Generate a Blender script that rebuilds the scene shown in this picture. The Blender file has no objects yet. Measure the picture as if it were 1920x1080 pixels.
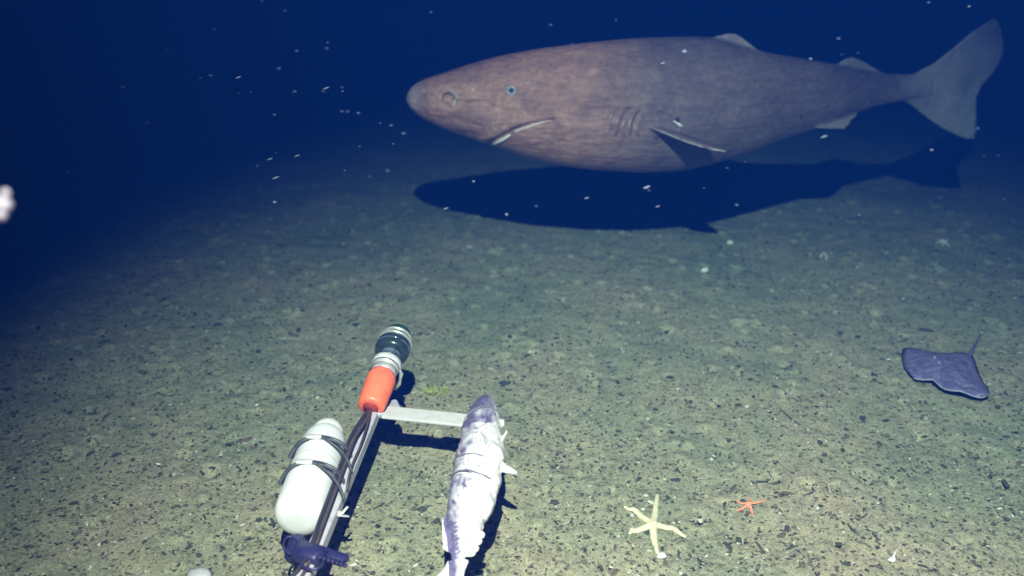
import bpy, bmesh, math, random
import numpy as np
from mathutils import Vector, Matrix
random.seed(7); rng = np.random.default_rng(7)
R = math.radians
S = bpy.context.scene
C = S.collection

# ------------------------------------------------------------------ camera
H, PITCH, F = 2.2, R(22), 1663.0            # F: focal length in pixels of a 1920 wide picture
cd = bpy.data.cameras.new('camera'); cam = bpy.data.objects.new('camera', cd); C.objects.link(cam)
cam.location = (0, 0, H); cam.rotation_euler = (math.pi/2 - PITCH, 0, 0)
cd.sensor_width = 36; cd.lens = 36*F/1920; cd.clip_start = 0.05; cd.clip_end = 400
cd.dof.use_dof = True; cd.dof.focus_distance = 3.6; cd.dof.aperture_fstop = 1.15
S.camera = cam
CO, SI = math.cos(PITCH), math.sin(PITCH)
def ray(px, py):
    a = (px-960)/F; b = (540-py)/F
    return Vector((a, CO+b*SI, -SI+b*CO))
def at_y(px, py, Y):                        # point on the sight line at distance Y ahead
    r = ray(px, py); return Vector((0, 0, H)) + r*(Y/r.y)
def at_z(px, py, z=0.0):                    # point on the sight line at height z
    r = ray(px, py); return Vector((0, 0, H)) + r*((z-H)/r.z)
def mpp(p):                                 # metres covered by one photo pixel at p
    d = p-Vector((0, 0, H)); return (d.y*CO-d.z*SI)/F

# ------------------------------------------------------------------ water light
W = bpy.data.worlds.new('World'); S.world = W; W.use_nodes = True
bg = W.node_tree.nodes['Background']
bg.inputs[0].default_value = (0.0, 0.05, 1.0, 1); bg.inputs[1].default_value = 0.037
LP = Vector((-0.02, -0.4, 4.45))
ld = bpy.data.lights.new('lander_lamp', 'SPOT'); lamp = bpy.data.objects.new('lander_lamp', ld); C.objects.link(lamp)
ld.energy = 5900; ld.color = (1.0, 0.745, 0.615); ld.shadow_soft_size = 0.035
ld.spot_size = R(70); ld.spot_blend = 1.0
lamp.location = LP; lamp.rotation_euler = (Vector((0.72, 3.3, 0.0))-LP).to_track_quat('-Z', 'Y').to_euler()
S.view_settings.view_transform = 'Standard'; S.view_settings.look = 'None'
S.view_settings.gamma = 1; S.view_settings.exposure = 0
S.render.engine = 'CYCLES'
S.cycles.volume_bounces = 1

# ------------------------------------------------------------------ helpers
def link(o, parent=None):
    C.objects.link(o)
    if parent: o.parent = parent
    return o
def tag(o, label=None, cat=None, group=None, kind=None):
    if label: o['label'] = label
    if cat: o['category'] = cat
    if group: o['group'] = group
    if kind: o['kind'] = kind
    return o
def empty(name, loc, *a, **k):
    o = bpy.data.objects.new(name, None); o.location = loc; o.empty_display_size = .05
    link(o); tag(o, *a, **k); bpy.context.view_layer.update(); return o
def mesh(name, vs, fs, mat, parent=None, smooth=True):
    m = bpy.data.meshes.new(name); m.from_pydata([tuple(v) for v in vs], [], fs); m.update()
    b = bmesh.new(); b.from_mesh(m); bmesh.ops.recalc_face_normals(b, faces=b.faces); b.to_mesh(m); b.free()
    if smooth: m.polygons.foreach_set('use_smooth', [True]*len(m.polygons))
    if mat: m.materials.append(mat)
    o = bpy.data.objects.new(name, m); link(o, parent)
    if parent:                                # vertices are given in world space
        m.transform(Matrix.Translation(-parent.location))
    return o
def recentre(o):                              # origin to the middle of its base
    vs = [v.co for v in o.data.vertices]
    c = Vector((sum(v.x for v in vs)/len(vs), sum(v.y for v in vs)/len(vs), min(v.z for v in vs)))
    o.data.transform(Matrix.Translation(-c)); o.location = c; return o
def join(*parts):
    V, Fc = [], []
    for vs, fs in parts:
        n = len(V); V += list(vs); Fc += [tuple(i+n for i in f) for f in fs]
    return V, Fc
def frame_of(t):
    t = t.normalized(); up = Vector((0, 0, 1))
    if abs(t.z) > .95: up = Vector((0, 1, 0))
    s = t.cross(up).normalized(); return s, s.cross(t).normalized()
def tube(pts, rad, n=10, closed=False, squash=1.0):
    pts = [Vector(p) for p in pts]; m = len(pts)
    if not hasattr(rad, '__len__'): rad = [rad]*m
    V, Fc = [], []
    for i, p in enumerate(pts):
        if closed: t = pts[(i+1) % m]-pts[i-1]
        else: t = pts[min(i+1, m-1)]-pts[max(i-1, 0)]
        s, u = frame_of(t)
        for k in range(n):
            a = 2*math.pi*k/n; V.append(p+s*math.cos(a)*rad[i]+u*math.sin(a)*rad[i]*squash)
    for i in range(m if closed else m-1):
        j = (i+1) % m
        for k in range(n): Fc.append((i*n+k, i*n+(k+1) % n, j*n+(k+1) % n, j*n+k))
    if not closed: Fc += [tuple(range(n))[::-1], tuple(range((m-1)*n, m*n))]
    return V, Fc
def lathe(A, B, prof, n=28, rot=0.0):         # prof: (t along A-B, radius); rot turns a low-n prism
    A = Vector(A); B = Vector(B); s, u = frame_of(B-A); V, Fc = [], []
    for t, r in prof:
        for k in range(n):
            a = 2*math.pi*k/n+rot; V.append(A.lerp(B, t)+(s*math.cos(a)+u*math.sin(a))*r)
    m = len(prof)
    for i in range(m-1):
        for k in range(n): Fc.append((i*n+k, i*n+(k+1) % n, (i+1)*n+(k+1) % n, (i+1)*n+k))
    Fc += [tuple(range(n))[::-1], tuple(range((m-1)*n, m*n))]
    return V, Fc
def bar(A, B, w, h, bev=.002, up=None):       # bevelled box between A and B
    A = Vector(A); B = Vector(B); s, u = frame_of(B-A)
    if up is not None:
        u = Vector(up); u = (u-(B-A).normalized()*u.dot((B-A).normalized())).normalized(); s = (B-A).normalized().cross(u)
    b = bev; t = (B-A).normalized()
    sec = [(w/2-b, h/2), (w/2, h/2-b), (w/2, -h/2+b), (w/2-b, -h/2), (-w/2+b, -h/2), (-w/2, -h/2+b), (-w/2, h/2-b), (-w/2+b, h/2)]
    V, Fc = [], []
    for p, k in ((A, .8), (A+t*b, 1), (B-t*b, 1), (B, .8)):
        kk = 1-(1-k)*min(1, b*8/min(w, h)) if k < 1 else 1
        for x, y in sec: V.append(p+s*x*kk+u*y*kk)
    for i in range(3):
        for k in range(8): Fc.append((i*8+k, i*8+(k+1) % 8, (i+1)*8+(k+1) % 8, (i+1)*8+k))
    Fc += [tuple(range(8))[::-1], tuple(range(24, 32))]
    return V, Fc
def fin(LE, TE, thick, n=14):                 # blade lofted through airfoil sections
    V, Fc = [], []
    m = len(LE)
    for i in range(m):
        a, b = Vector(LE[i]), Vector(TE[i]); c = b-a
        sp = Vector(LE[min(i+1, m-1)])-Vector(LE[max(i-1, 0)]) + Vector(TE[min(i+1, m-1)])-Vector(TE[max(i-1, 0)])
        nrm = c.cross(sp).normalized()
        for k in range(n):
            q = 2*math.pi*k/n; t = .5-.5*math.cos(q)
            th = thick[i]*(math.sin(math.pi*min(1, t**.6))**.8 if 0 < t < 1 else 0)*.5 + .0015
            V.append(a+c*t+nrm*(th if q < math.pi else -th))
    for i in range(m-1):
        for k in range(n): Fc.append((i*n+k, i*n+(k+1) % n, (i+1)*n+(k+1) % n, (i+1)*n+k))
    Fc += [tuple(range(n))[::-1], tuple(range((m-1)*n, m*n))]
    return V, Fc
def interp(x, tab):                           # smooth (monotone cubic-ish) table lookup
    xs = [t[0] for t in tab]
    if x <= xs[0]: return tab[0][1]
    if x >= xs[-1]: return tab[-1][1]
    i = max(k for k in range(len(xs)) if xs[k] <= x); i = min(i, len(xs)-2)
    x0, x1 = xs[i], xs[i+1]; y0, y1 = tab[i][1], tab[i+1][1]; t = (x-x0)/(x1-x0)
    def sl(k):
        if k <= 0 or k >= len(xs)-1: 
            k2 = max(0, min(k, len(xs)-2)); return (tab[k2+1][1]-tab[k2][1])/(xs[k2+1]-xs[k2])
        a = (tab[k][1]-tab[k-1][1])/(xs[k]-xs[k-1]); b = (tab[k+1][1]-tab[k][1])/(xs[k+1]-xs[k])
        return 0 if a*b <= 0 else 2*a*b/(a+b)
    m0, m1 = sl(i)*(x1-x0), sl(i+1)*(x1-x0)
    return (2*t**3-3*t*t+1)*y0+(t**3-2*t*t+t)*m0+(-2*t**3+3*t*t)*y1+(t**3-t*t)*m1

# value noise for geometry
PERM = rng.random((256, 256))
def vnoise(x, y, s, o=0):
    x = np.asarray(x)/s+o*17.3; y = np.asarray(y)/s+o*9.1
    xi = np.floor(x).astype(int); yi = np.floor(y).astype(int); fx = x-xi; fy = y-yi
    fx = fx*fx*(3-2*fx); fy = fy*fy*(3-2*fy); g = lambda a, b: PERM[a % 256, b % 256]
    return (g(xi, yi)*(1-fx)+g(xi+1, yi)*fx)*(1-fy)+(g(xi, yi+1)*(1-fx)+g(xi+1, yi+1)*fx)*fy-.5
def ground(x, y):
    return (vnoise(x, y, 2.3)*.03+vnoise(x, y, .5, 1)*.032+vnoise(x, y, .17, 2)*.016)

# ------------------------------------------------------------------ materials
def newmat(name):
    m = bpy.data.materials.new(name); m.use_nodes = True
    nt = m.node_tree; return m, nt, nt.nodes['Principled BSDF']
def lk(nt, a, b): nt.links.new(a, b)
def noise(nt, scale, det=4, rough=.6, vec=None, dist=0):
    n = nt.nodes.new('ShaderNodeTexNoise'); n.inputs['Scale'].default_value = scale
    n.inputs['Detail'].default_value = det; n.inputs['Roughness'].default_value = rough
    n.inputs['Distortion'].default_value = dist
    if vec: lk(nt, vec, n.inputs['Vector'])
    return n
def ramp(nt, fac, stops):
    r = nt.nodes.new('ShaderNodeValToRGB'); e = r.color_ramp.elements
    while len(e) > 2: e.remove(e[-1])
    for i, (p, c) in enumerate(stops):
        if i < 2: e[i].position = p; e[i].color = (*c, 1)
        else: k = e.new(p); k.color = (*c, 1)
    lk(nt, fac, r.inputs[0]); return r
def mix(nt, fac, a, b, mode='MIX'):
    m = nt.nodes.new('ShaderNodeMix'); m.data_type = 'RGBA'; m.blend_type = mode
    for s, v in ((m.inputs[0], fac), (m.inputs[6], a), (m.inputs[7], b)):
        if isinstance(v, (int, float)): s.default_value = v
        elif isinstance(v, tuple): s.default_value = (*v, 1)
        else: lk(nt, v, s)
    return m.outputs[2]
def bump(nt, h, strength, dist, bsdf, prev=None):
    b = nt.nodes.new('ShaderNodeBump'); b.inputs['Strength'].default_value = strength; b.inputs['Distance'].default_value = dist
    lk(nt, h, b.inputs['Height'])
    if prev: lk(nt, prev.outputs[0], b.inputs['Normal'])
    lk(nt, b.outputs[0], bsdf.inputs['Normal']); return b
def coords(nt): return nt.nodes.new('ShaderNodeTexCoord').outputs['Object']
def simple(name, col, rough=.6, metal=0, var=.15, scale=60, bmp=.15, bd=.002, coat=0):
    m, nt, b = newmat(name); co = coords(nt); n = noise(nt, scale, 5, .65, co)
    c2 = tuple(max(0, c*(1-var*2.2)) for c in col); c3 = tuple(min(1, c*(1+var)) for c in col)
    r = ramp(nt, n.outputs[0], [(.25, c2), (.5, col), (.75, c3)])
    lk(nt, r.outputs[0], b.inputs['Base Color']); b.inputs['Roughness'].default_value = rough
    b.inputs['Metallic'].default_value = metal; b.inputs['Coat Weight'].default_value = coat
    bump(nt, n.outputs[0], bmp, bd, b); return m

def seabed_mat():
    m, nt, b = newmat('silt'); co = coords(nt)
    big = noise(nt, 1.1, 4, .6, co, .5); mid = noise(nt, 9, 6, .72, co); fine = noise(nt, 55, 5, .8, co); vf = noise(nt, 150, 3, .8, co); lowc = noise(nt, 3.1, 3, .6, co, 1)
    base = ramp(nt, big.outputs[0], [(.34, (.265, .275, .19)), (.5, (.33, .312, .215)), (.64, (.375, .322, .232))])
    c = mix(nt, .6, base.outputs[0], ramp(nt, lowc.outputs['Color'], [(.35, (.86, .92, .86)), (.5, (1, 1, 1)), (.66, (1.10, 1.02, .99))]).outputs[0], 'MULTIPLY')
    c = mix(nt, .8, c, ramp(nt, mid.outputs[0], [(.32, (.68, .70, .68)), (.5, (1, 1, 1)), (.70, (1.2, 1.18, 1.12))]).outputs[0], 'MULTIPLY')
    c = mix(nt, .95, c, ramp(nt, fine.outputs[0], [(.35, (.34, .36, .33)), (.44, (.86, .88, .86)), (.55, (1.05, 1.05, 1.03)), (.70, (1.45, 1.42, 1.36))]).outputs[0], 'MULTIPLY')
    wv = nt.nodes.new('ShaderNodeVectorMath'); wv.operation = 'MULTIPLY_ADD'
    lk(nt, mid.outputs['Color'], wv.inputs[0]); wv.inputs[1].default_value = (.12, .12, 0); lk(nt, co, wv.inputs[2])
    prev = None; pits = []
    for scl, thr, rad, seed in ((21, .45, .30, 0), (44, .25, .36, 3.7)):       # burrow mouths of two sizes, the shade inside painted dark
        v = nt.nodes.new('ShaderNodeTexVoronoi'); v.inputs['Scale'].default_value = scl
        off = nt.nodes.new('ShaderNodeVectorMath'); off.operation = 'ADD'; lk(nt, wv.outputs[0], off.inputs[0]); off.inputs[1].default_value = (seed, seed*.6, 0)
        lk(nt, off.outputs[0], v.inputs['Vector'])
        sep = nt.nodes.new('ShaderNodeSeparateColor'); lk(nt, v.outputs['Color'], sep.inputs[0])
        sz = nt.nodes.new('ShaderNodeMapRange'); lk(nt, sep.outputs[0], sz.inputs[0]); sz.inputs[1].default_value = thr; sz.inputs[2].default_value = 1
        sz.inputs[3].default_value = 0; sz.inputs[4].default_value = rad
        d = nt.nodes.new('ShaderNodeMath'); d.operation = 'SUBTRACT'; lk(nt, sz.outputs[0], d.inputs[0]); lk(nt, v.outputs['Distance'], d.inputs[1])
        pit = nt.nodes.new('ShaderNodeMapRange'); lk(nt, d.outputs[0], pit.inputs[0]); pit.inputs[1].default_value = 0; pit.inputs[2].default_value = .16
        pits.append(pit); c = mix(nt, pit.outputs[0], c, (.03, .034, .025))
    c = mix(nt, .8, c, ramp(nt, vf.outputs[0], [(.36, (.5, .51, .5)), (.5, (1, 1, 1)), (.7, (1.4, 1.4, 1.35))]).outputs[0], 'MULTIPLY')
    lk(nt, c, b.inputs['Base Color']); b.inputs['Roughness'].default_value = .95; b.inputs['Specular IOR Level'].default_value = .12
    b1 = bump(nt, mid.outputs[0], .5, .02, b); b2 = bump(nt, fine.outputs[0], .9, .012, b, b1); b3 = bump(nt, vf.outputs[0], .7, .004, b, b2)
    for pit in pits:
        inv = nt.nodes.new('ShaderNodeMath'); inv.operation = 'MULTIPLY'; inv.inputs[1].default_value = -1; lk(nt, pit.outputs[0], inv.inputs[0])
        b3 = bump(nt, inv.outputs[0], .8, .012, b, b3)
    return m

# ------------------------------------------------------------------ seabed
def build_seabed():
    def axis(a, b, core0, core1, step, far):
        core = np.arange(core0, core1+1e-6, step)
        left = core0-np.geomspace(step*2, core0-a, far)[::1]; right = core1+np.geomspace(step*2, b-core1, far)
        return np.concatenate([left[::-1], core, right])
    xs = axis(-45, 45, -3.2, 3.8, .0115, 50); ys = axis(-20, 60, 1.9, 8.4, .0115, 55)
    X, Y = np.meshgrid(xs, ys); Z = ground(X, Y)
    near = np.clip(1-np.hypot(X, Y-4)/9, 0, 1)
    Z = Z+near*(vnoise(X, Y, .07, 3)*.008+vnoise(X, Y, .032, 4)*.006)
    # worm casts and burrow pits
    for _ in range(900):
        x, y = rng.uniform(-3.2, 3.8), rng.uniform(1.9, 8); r = rng.uniform(.012, .035)*(1.3 if rng.random() < .2 else 1)
        i0, i1 = np.searchsorted(ys, [y-3*r, y+3*r]); j0, j1 = np.searchsorted(xs, [x-3*r, x+3*r])
        dd = ((X[i0:i1, j0:j1]-x)**2+(Y[i0:i1, j0:j1]-y)**2)/r**2
        if rng.random() < .6: Z[i0:i1, j0:j1] -= r*.75*np.exp(-dd)-r*.2*np.exp(-(np.sqrt(dd)-1.6)**2*3)
        else: Z[i0:i1, j0:j1] += r*.6*np.exp(-dd)
    ny, nx = X.shape; V = np.stack([X, Y, Z], -1).reshape(-1, 3)
    i = np.arange(ny*nx).reshape(ny, nx); q = np.stack([i[:-1, :-1], i[:-1, 1:], i[1:, 1:], i[1:, :-1]], -1).reshape(-1, 4)
    m = bpy.data.meshes.new('seabed'); m.vertices.add(len(V)); m.vertices.foreach_set('co', V.ravel())
    m.loops.add(q.size); m.loops.foreach_set('vertex_index', q.ravel()); m.polygons.add(len(q))
    m.polygons.foreach_set('loop_start', np.arange(0, q.size, 4)); m.polygons.foreach_set('loop_total', np.full(len(q), 4))
    m.update(calc_edges=True); m.polygons.foreach_set('use_smooth', np.ones(len(q), bool)); m.materials.append(seabed_mat())
    o = bpy.data.objects.new('seabed', m); link(o); tag(o, kind='structure'); return o
build_seabed()
def gz(p): return float(ground(p.x, p.y))
def on_ground(px, py, dz=0.0):
    p = at_z(px, py); p = at_z(px, py, gz(p)); p.z += dz; return p

def debris(name, n, size, mats, label, flat=.55, longp=.14, seed=3):
    r = np.random.default_rng(seed); V, Fc, MI = [], [], []
    ico = bmesh.new(); bmesh.ops.create_icosphere(ico, subdivisions=1, radius=1)
    iv = np.array([v.co[:] for v in ico.verts]); ifs = [tuple(v.index for v in f.verts) for f in ico.faces]; ico.free()
    for _ in range(n):
        px, py = r.uniform(-250, 2200), 300+900*r.random()**.75
        p = at_z(px, py)
        if p.y > 11: continue
        s = r.uniform(*size)*(1+.12*p.y)*(1.9 if r.random() < .05 else 1); el = r.uniform(1.8, 3) if r.random() < longp else r.uniform(1, 1.6)
        a = r.uniform(0, math.pi); ca, sa = math.cos(a), math.sin(a)
        v = iv*(1+r.uniform(-.35, .35, (len(iv), 1))); v = v*np.array([s*el, s, s*flat])
        v[:, 1] += .25*v[:, 0]**2/(s*el)*r.uniform(-1, 1)
        x = v[:, 0]*ca-v[:, 1]*sa+p.x; y = v[:, 0]*sa+v[:, 1]*ca+p.y; z = v[:, 2]+gz(p)+s*.2
        k = len(V); V += list(zip(x, y, z)); Fc += [tuple(i+k for i in f) for f in ifs]; MI += [int(r.integers(len(mats)))]*len(ifs)
    o = mesh(name, V, Fc, None, smooth=False)
    for m in mats: o.data.materials.append(m)
    o.data.polygons.foreach_set('material_index', MI)
    tag(o, label, kind='stuff', cat='debris'); return o
M_dark = simple('dark_grit', (.04, .045, .033), .9); M_dark2 = simple('olive_grit', (.11, .11, .08), .9)
M_dark3 = simple('brown_grit', (.10, .075, .05), .9); M_pale = simple('pale_grit', (.46, .44, .37), .8); M_mid = simple('tan_grit', (.27, .25, .19), .9)
debris('seabed_grit', 13000, (.0016, .0058), [M_dark, M_dark2, M_dark, M_dark3], 'dark grit, burrow crumbs and plant scraps strewn over the olive seabed')
debris('silt_crumbs', 9000, (.0016, .0042), [M_mid, M_mid, M_mid, M_pale, M_dark2], 'pale and tan crumbs of sediment covering the olive seabed', .6, .2, 9)

# ------------------------------------------------------------------ shark
def shark_skin():
    m, nt, b = newmat('shark_skin'); co = coords(nt)
    a = noise(nt, 3.4, 6, .68, co, .6); f = noise(nt, 26, 6, .7, co)
    st = nt.nodes.new('ShaderNodeMapping'); lk(nt, co, st.inputs[0]); st.inputs['Scale'].default_value = (4, 4, 22)
    s = noise(nt, 1.6, 5, .65, st.outputs[0], .4)
    sx = nt.nodes.new('ShaderNodeSeparateXYZ'); lk(nt, co, sx.inputs[0])
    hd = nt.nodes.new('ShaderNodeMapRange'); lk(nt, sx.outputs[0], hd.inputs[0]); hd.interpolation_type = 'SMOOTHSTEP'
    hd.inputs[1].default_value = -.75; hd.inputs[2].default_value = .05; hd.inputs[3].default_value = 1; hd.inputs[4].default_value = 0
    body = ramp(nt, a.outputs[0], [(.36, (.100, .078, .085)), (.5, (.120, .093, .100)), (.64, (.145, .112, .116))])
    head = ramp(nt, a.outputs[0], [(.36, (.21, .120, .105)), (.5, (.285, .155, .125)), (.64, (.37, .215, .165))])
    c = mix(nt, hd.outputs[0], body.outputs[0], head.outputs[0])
    c = mix(nt, .75, c, ramp(nt, s.outputs[0], [(.3, (.7, .7, .72)), (.55, (1.05, 1.05, 1.05)), (.78, (1.35, 1.32, 1.3))]).outputs[0], 'MULTIPLY')
    c = mix(nt, .6, c, ramp(nt, f.outputs[0], [(.3, (.6, .6, .6)), (.5, (1, 1, 1)), (.74, (1.5, 1.5, 1.5))]).outputs[0], 'MULTIPLY')
    # scuffed pale scars
    sc = noise(nt, 9, 5, .75, co, 1.5); scr = ramp(nt, sc.outputs[0], [(.66, (0, 0, 0)), (.74, (1, 1, 1))])
    k = nt.nodes.new('ShaderNodeMath'); k.operation = 'MULTIPLY'; lk(nt, scr.outputs[0], k.inputs[0]); lk(nt, hd.outputs[0], k.inputs[1])
    k2 = nt.nodes.new('ShaderNodeMath'); k2.operation = 'MULTIPLY'; lk(nt, k.outputs[0], k2.inputs[0]); k2.inputs[1].default_value = .6
    c = mix(nt, k2.outputs[0], c, (.5, .46, .40))
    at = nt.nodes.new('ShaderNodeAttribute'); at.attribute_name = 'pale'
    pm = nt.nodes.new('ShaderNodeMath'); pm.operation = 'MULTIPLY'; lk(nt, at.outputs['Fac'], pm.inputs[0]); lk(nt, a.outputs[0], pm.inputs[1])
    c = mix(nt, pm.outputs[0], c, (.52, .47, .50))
    lk(nt, c, b.inputs['Base Color']); b.inputs['Roughness'].default_value = .62; b.inputs['Specular IOR Level'].default_value = .3
    b1 = bump(nt, s.outputs[0], .5, .03, b); bump(nt, f.outputs[0], .8, .009, b, b1)
    return m
M_shark = shark_skin()

def build_shark():
    top = [(762, 183), (766, 172), (775, 160), (800, 147), (830, 137), (860, 127), (900, 115), (950, 103), (1000, 94), (1050, 87), (1100, 81), (1150, 76), (1200, 72),
           (1250, 70), (1300, 69), (1340, 70), (1380, 80), (1425, 95), (1500, 109), (1560, 119), (1600, 128), (1650, 137), (1700, 139), (1740, 138)]
    bot = [(762, 188), (766, 196), (775, 206), (800, 224), (830, 238), (860, 249), (900, 262), (940, 276), (1000, 297), (1050, 307), (1100, 314), (1150, 318), (1200, 320),
           (1250, 319), (1300, 311), (1350, 298), (1400, 284), (1450, 265), (1500, 249), (1560, 230), (1600, 213), (1650, 197), (1700, 188), (1740, 182)]
    dep = [(762, 5.5), (900, 5.45), (1100, 5.5), (1300, 5.64), (1500, 5.86), (1700, 6.2), (1900, 6.62)]
    wid = [(762, 1.1), (800, 1.05), (900, .95), (1000, .88), (1200, .80), (1400, .72), (1550, .62), (1700, .5)]
    D = lambda x: interp(x, dep)
    xs = [762, 764, 767, 772, 780, 790, 800]+list(range(815, 1741, 14)); n = 48; V, Fc = [], []
    cen = []
    for x in xs:
        T = at_y(x, interp(x, top), D(x)); B = at_y(x, interp(x, bot), D(x)); cen.append(((T+B)/2, (T-B)/2))
    for i, (c, u) in enumerate(cen):
        t = cen[min(i+1, len(cen)-1)][0]-cen[max(i-1, 0)][0]; t.z = 0
        s = Vector((t.y, -t.x, 0)).normalized()              # towards the camera side
        w = u.length*interp(xs[i], wid)
        for k in range(n):
            a = 2*math.pi*k/n; ca, sa = math.cos(a), math.sin(a)
            e = 2/2.15; cx = math.copysign(abs(ca)**e, ca); sy = math.copysign(abs(sa)**e, sa)
            V.append(c+s*cx*w*(1.03 if sa < 0 else .97)+u*sy)
    m_ = len(cen)
    for i in range(m_-1):
        for k in range(n): Fc.append((i*n+k, i*n+(k+1) % n, (i+1)*n+(k+1) % n, (i+1)*n+k))
    Fc += [tuple(range(n))[::-1], tuple(range((m_-1)*n, m_*n))]
    parts = [(V, Fc)]
    P = lambda x, y, off=0: at_y(x, y, D(x)+off)
    # caudal fin
    LE = [(1862, 34), (1848, 42), (1820, 60), (1785, 90), (1750, 118), (1712, 138), (1690, 152), (1685, 168), (1690, 186), (1715, 204), (1740, 224), (1765, 241), (1792, 254), (1808, 260)]
    TE = [(1872, 38), (1879, 55), (1883, 82), (1883, 104), (1874, 124), (1858, 145), (1845, 160), (1838, 172), (1834, 184), (1833, 200), (1833, 218), (1832, 236), (1831, 252), (1828, 261)]
    th = [.012, .018, .022, .026, .032, .05, .06, .06, .05, .035, .028, .022, .018, .012]
    parts.append(fin([P(*p) for p in LE], [P(*p) for p in TE], th))
    # first and second dorsal fins
    parts.append(fin([P(1300, 92), P(1325, 74), P(1346, 66), P(1364, 62), P(1376, 62)], [P(1420, 112), P(1424, 97), P(1418, 89), P(1402, 77), P(1388, 67)], [.05, .035, .026, .018, .012]))
    parts.append(fin([P(1555, 132), P(1570, 118), P(1583, 110), P(1596, 106)], [P(1650, 147), P(1656, 135), P(1640, 126), P(1620, 114)], [.035, .026, .02, .012]))
    # pelvic fins, near and far side
    for o1, o2 in ((-.10, -.16), (.10, .16)):
        parts.append(fin([P(1490, 232, o1*.5), P(1518, 236, o1), P(1535, 240, o2)], [P(1612, 200, o1*.3), P(1610, 214, o1), P(1586, 243, o2)], [.05, .03, .014]))
    # pectorals: near one swept back and level, far one its mirror
    cc = at_y(1225, 236, D(1225))
    a_le = [at_y(1188, 226, 5.38), at_y(1215, 238, 5.22), at_y(1265, 257, 5.08), at_y(1320, 275, 4.98), at_y(1362, 284, 4.95)]
    a_te = [at_y(1290, 255, 5.48), at_y(1315, 263, 5.38), at_y(1345, 275, 5.24), at_y(1362, 283, 5.12), at_y(1368, 286, 5.0)]
    parts.append(fin(a_le, a_te, [.06, .04, .03, .022, .012]))
    def mirror(p):                                        # across the body's middle plane
        x = p.x; best = min(cen, key=lambda q: abs(q[0].x-(x)) )
        i = cen.index(best); t = cen[min(i+1, m_-1)][0]-cen[max(i-1, 0)][0]; t.z = 0
        s = Vector((t.y, -t.x, 0)).normalized(); d = (p-best[0]).dot(s); return p-s*2*d
    parts.append(fin([mirror(p) for p in a_le], [mirror(p) for p in a_te], [.06, .04, .03, .022, .012]))
    tmp = mesh('tmp', *join(*parts), None)
    b = bmesh.new(); b.from_mesh(tmp.data)
    b.free()
    md = tmp.modifiers.new('r', 'REMESH'); md.mode = 'VOXEL'; md.voxel_size = .0085
    sm = tmp.modifiers.new('s', 'SMOOTH'); sm.factor = .5; sm.iterations = 6
    dg = bpy.context.evaluated_depsgraph_get(); me = bpy.data.meshes.new_from_object(tmp.evaluated_get(dg))
    bpy.data.objects.remove(tmp)
    # surface relief: gills, mouth, nostril, spiracle, on both flanks
    nv = len(me.vertices); co = np.empty(nv*3); me.vertices.foreach_get('co', co); co = co.reshape(-1, 3)
    no = np.empty(nv*3); me.vertex_normals.foreach_get('vector', no); no = no.reshape(-1, 3)
    d = co-np.array([0, 0, H]); fw = d[:, 1]*CO-d[:, 2]*SI; up = d[:, 1]*SI+d[:, 2]*CO
    qx = 960+F*d[:, 0]/fw; qy = 540-F*up/fw
    near = (no*d).sum(1) < 0
    disp = np.zeros(nv)
    def stroke(pts, w, depth):
        nonlocal disp
        best = np.full(nv, 1e9)
        for (x0, y0), (x1, y1) in zip(pts[:-1], pts[1:]):
            L2 = (x1-x0)**2+(y1-y0)**2; t = np.clip(((qx-x0)*(x1-x0)+(qy-y0)*(y1-y0))/L2, 0, 1)
            best = np.minimum(best, np.hypot(qx-x0-t*(x1-x0), qy-y0-t*(y1-y0)))
        disp += np.where(near, depth*np.exp(-(best/w)**2), 0)
    for k, (x, ya, yb, w, dd) in enumerate(((1141, 214, 243, 3.0, .010), (1153, 208, 246, 3.4, .013), (1166, 212, 250, 2.8, .010), (1177, 206, 248, 3.6, .014), (1191, 214, 252, 3.0, .009))):
        xm = x-3+random.uniform(-2, 2)
        stroke([(x+5, ya), (xm, (ya+yb)/2), (x-4, yb)], w, -dd); stroke([(x+11, ya+5), (xm+6, (ya+yb)/2+3), (x+2, yb-3)], w+1, dd*.9)
    for _ in range(26):
        x, y = random.uniform(1125, 1215), random.uniform(150, 250); stroke([(x, y), (x+random.uniform(-9, 3), y+random.uniform(8, 20))], random.uniform(2.5, 4), random.choice([-1, 1])*random.uniform(.002, .006))
    stroke([(1036, 225), (1000, 231), (965, 243), (938, 258), (915, 268)], 3.5, -.020)   # mouth
    stroke([(1034, 217), (995, 224), (955, 237), (925, 252), (900, 262)], 6, .008)
    stroke([(848, 188), (875, 193), (915, 191)], 3.6, -.014); stroke([(828, 184), (832, 177), (840, 175), (848, 180), (850, 188), (846, 195), (838, 197), (831, 192)], 2.6, -.013)
    stroke([(830, 186), (838, 193), (850, 194)], 3, .007)
    stroke([(1000, 133), (1004, 133)], 3.5, -.018)
    stroke([(1235, 210), (1262, 222), (1275, 232)], 3, -.007); stroke([(1240, 205), (1268, 219)], 4, .006)
    stroke([(820, 150), (870, 147), (920, 150)], 7, -.006); stroke([(870, 160), (945, 168)], 6, -.005)
    stroke([(800, 215), (850, 222), (900, 236)], 5, -.005)
    for _ in range(62):
        x, y = random.uniform(800, 1180), random.uniform(120, 270); l = random.uniform(5, 28); a = random.uniform(-.3, .5)
        stroke([(x, y), (x+l*math.cos(a), y+l*math.sin(a))], random.uniform(2.5, 4), random.choice([-1, 1])*random.uniform(.002, .005))
    def sst(v, a, b_): t = np.clip((v-a)/(b_-a), 0, 1); return t*t*(3-2*t)
    pale = (1-sst(qx, 768, 800))*1.1                                  # pale snout tip; fin webs lightened in colour for how they face the light
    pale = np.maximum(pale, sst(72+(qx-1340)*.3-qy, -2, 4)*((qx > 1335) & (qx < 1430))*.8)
    pale = np.maximum(pale, sst(121+(qx-1575)*.2-qy, -2, 3)*((qx > 1570) & (qx < 1660))*.6)
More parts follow.
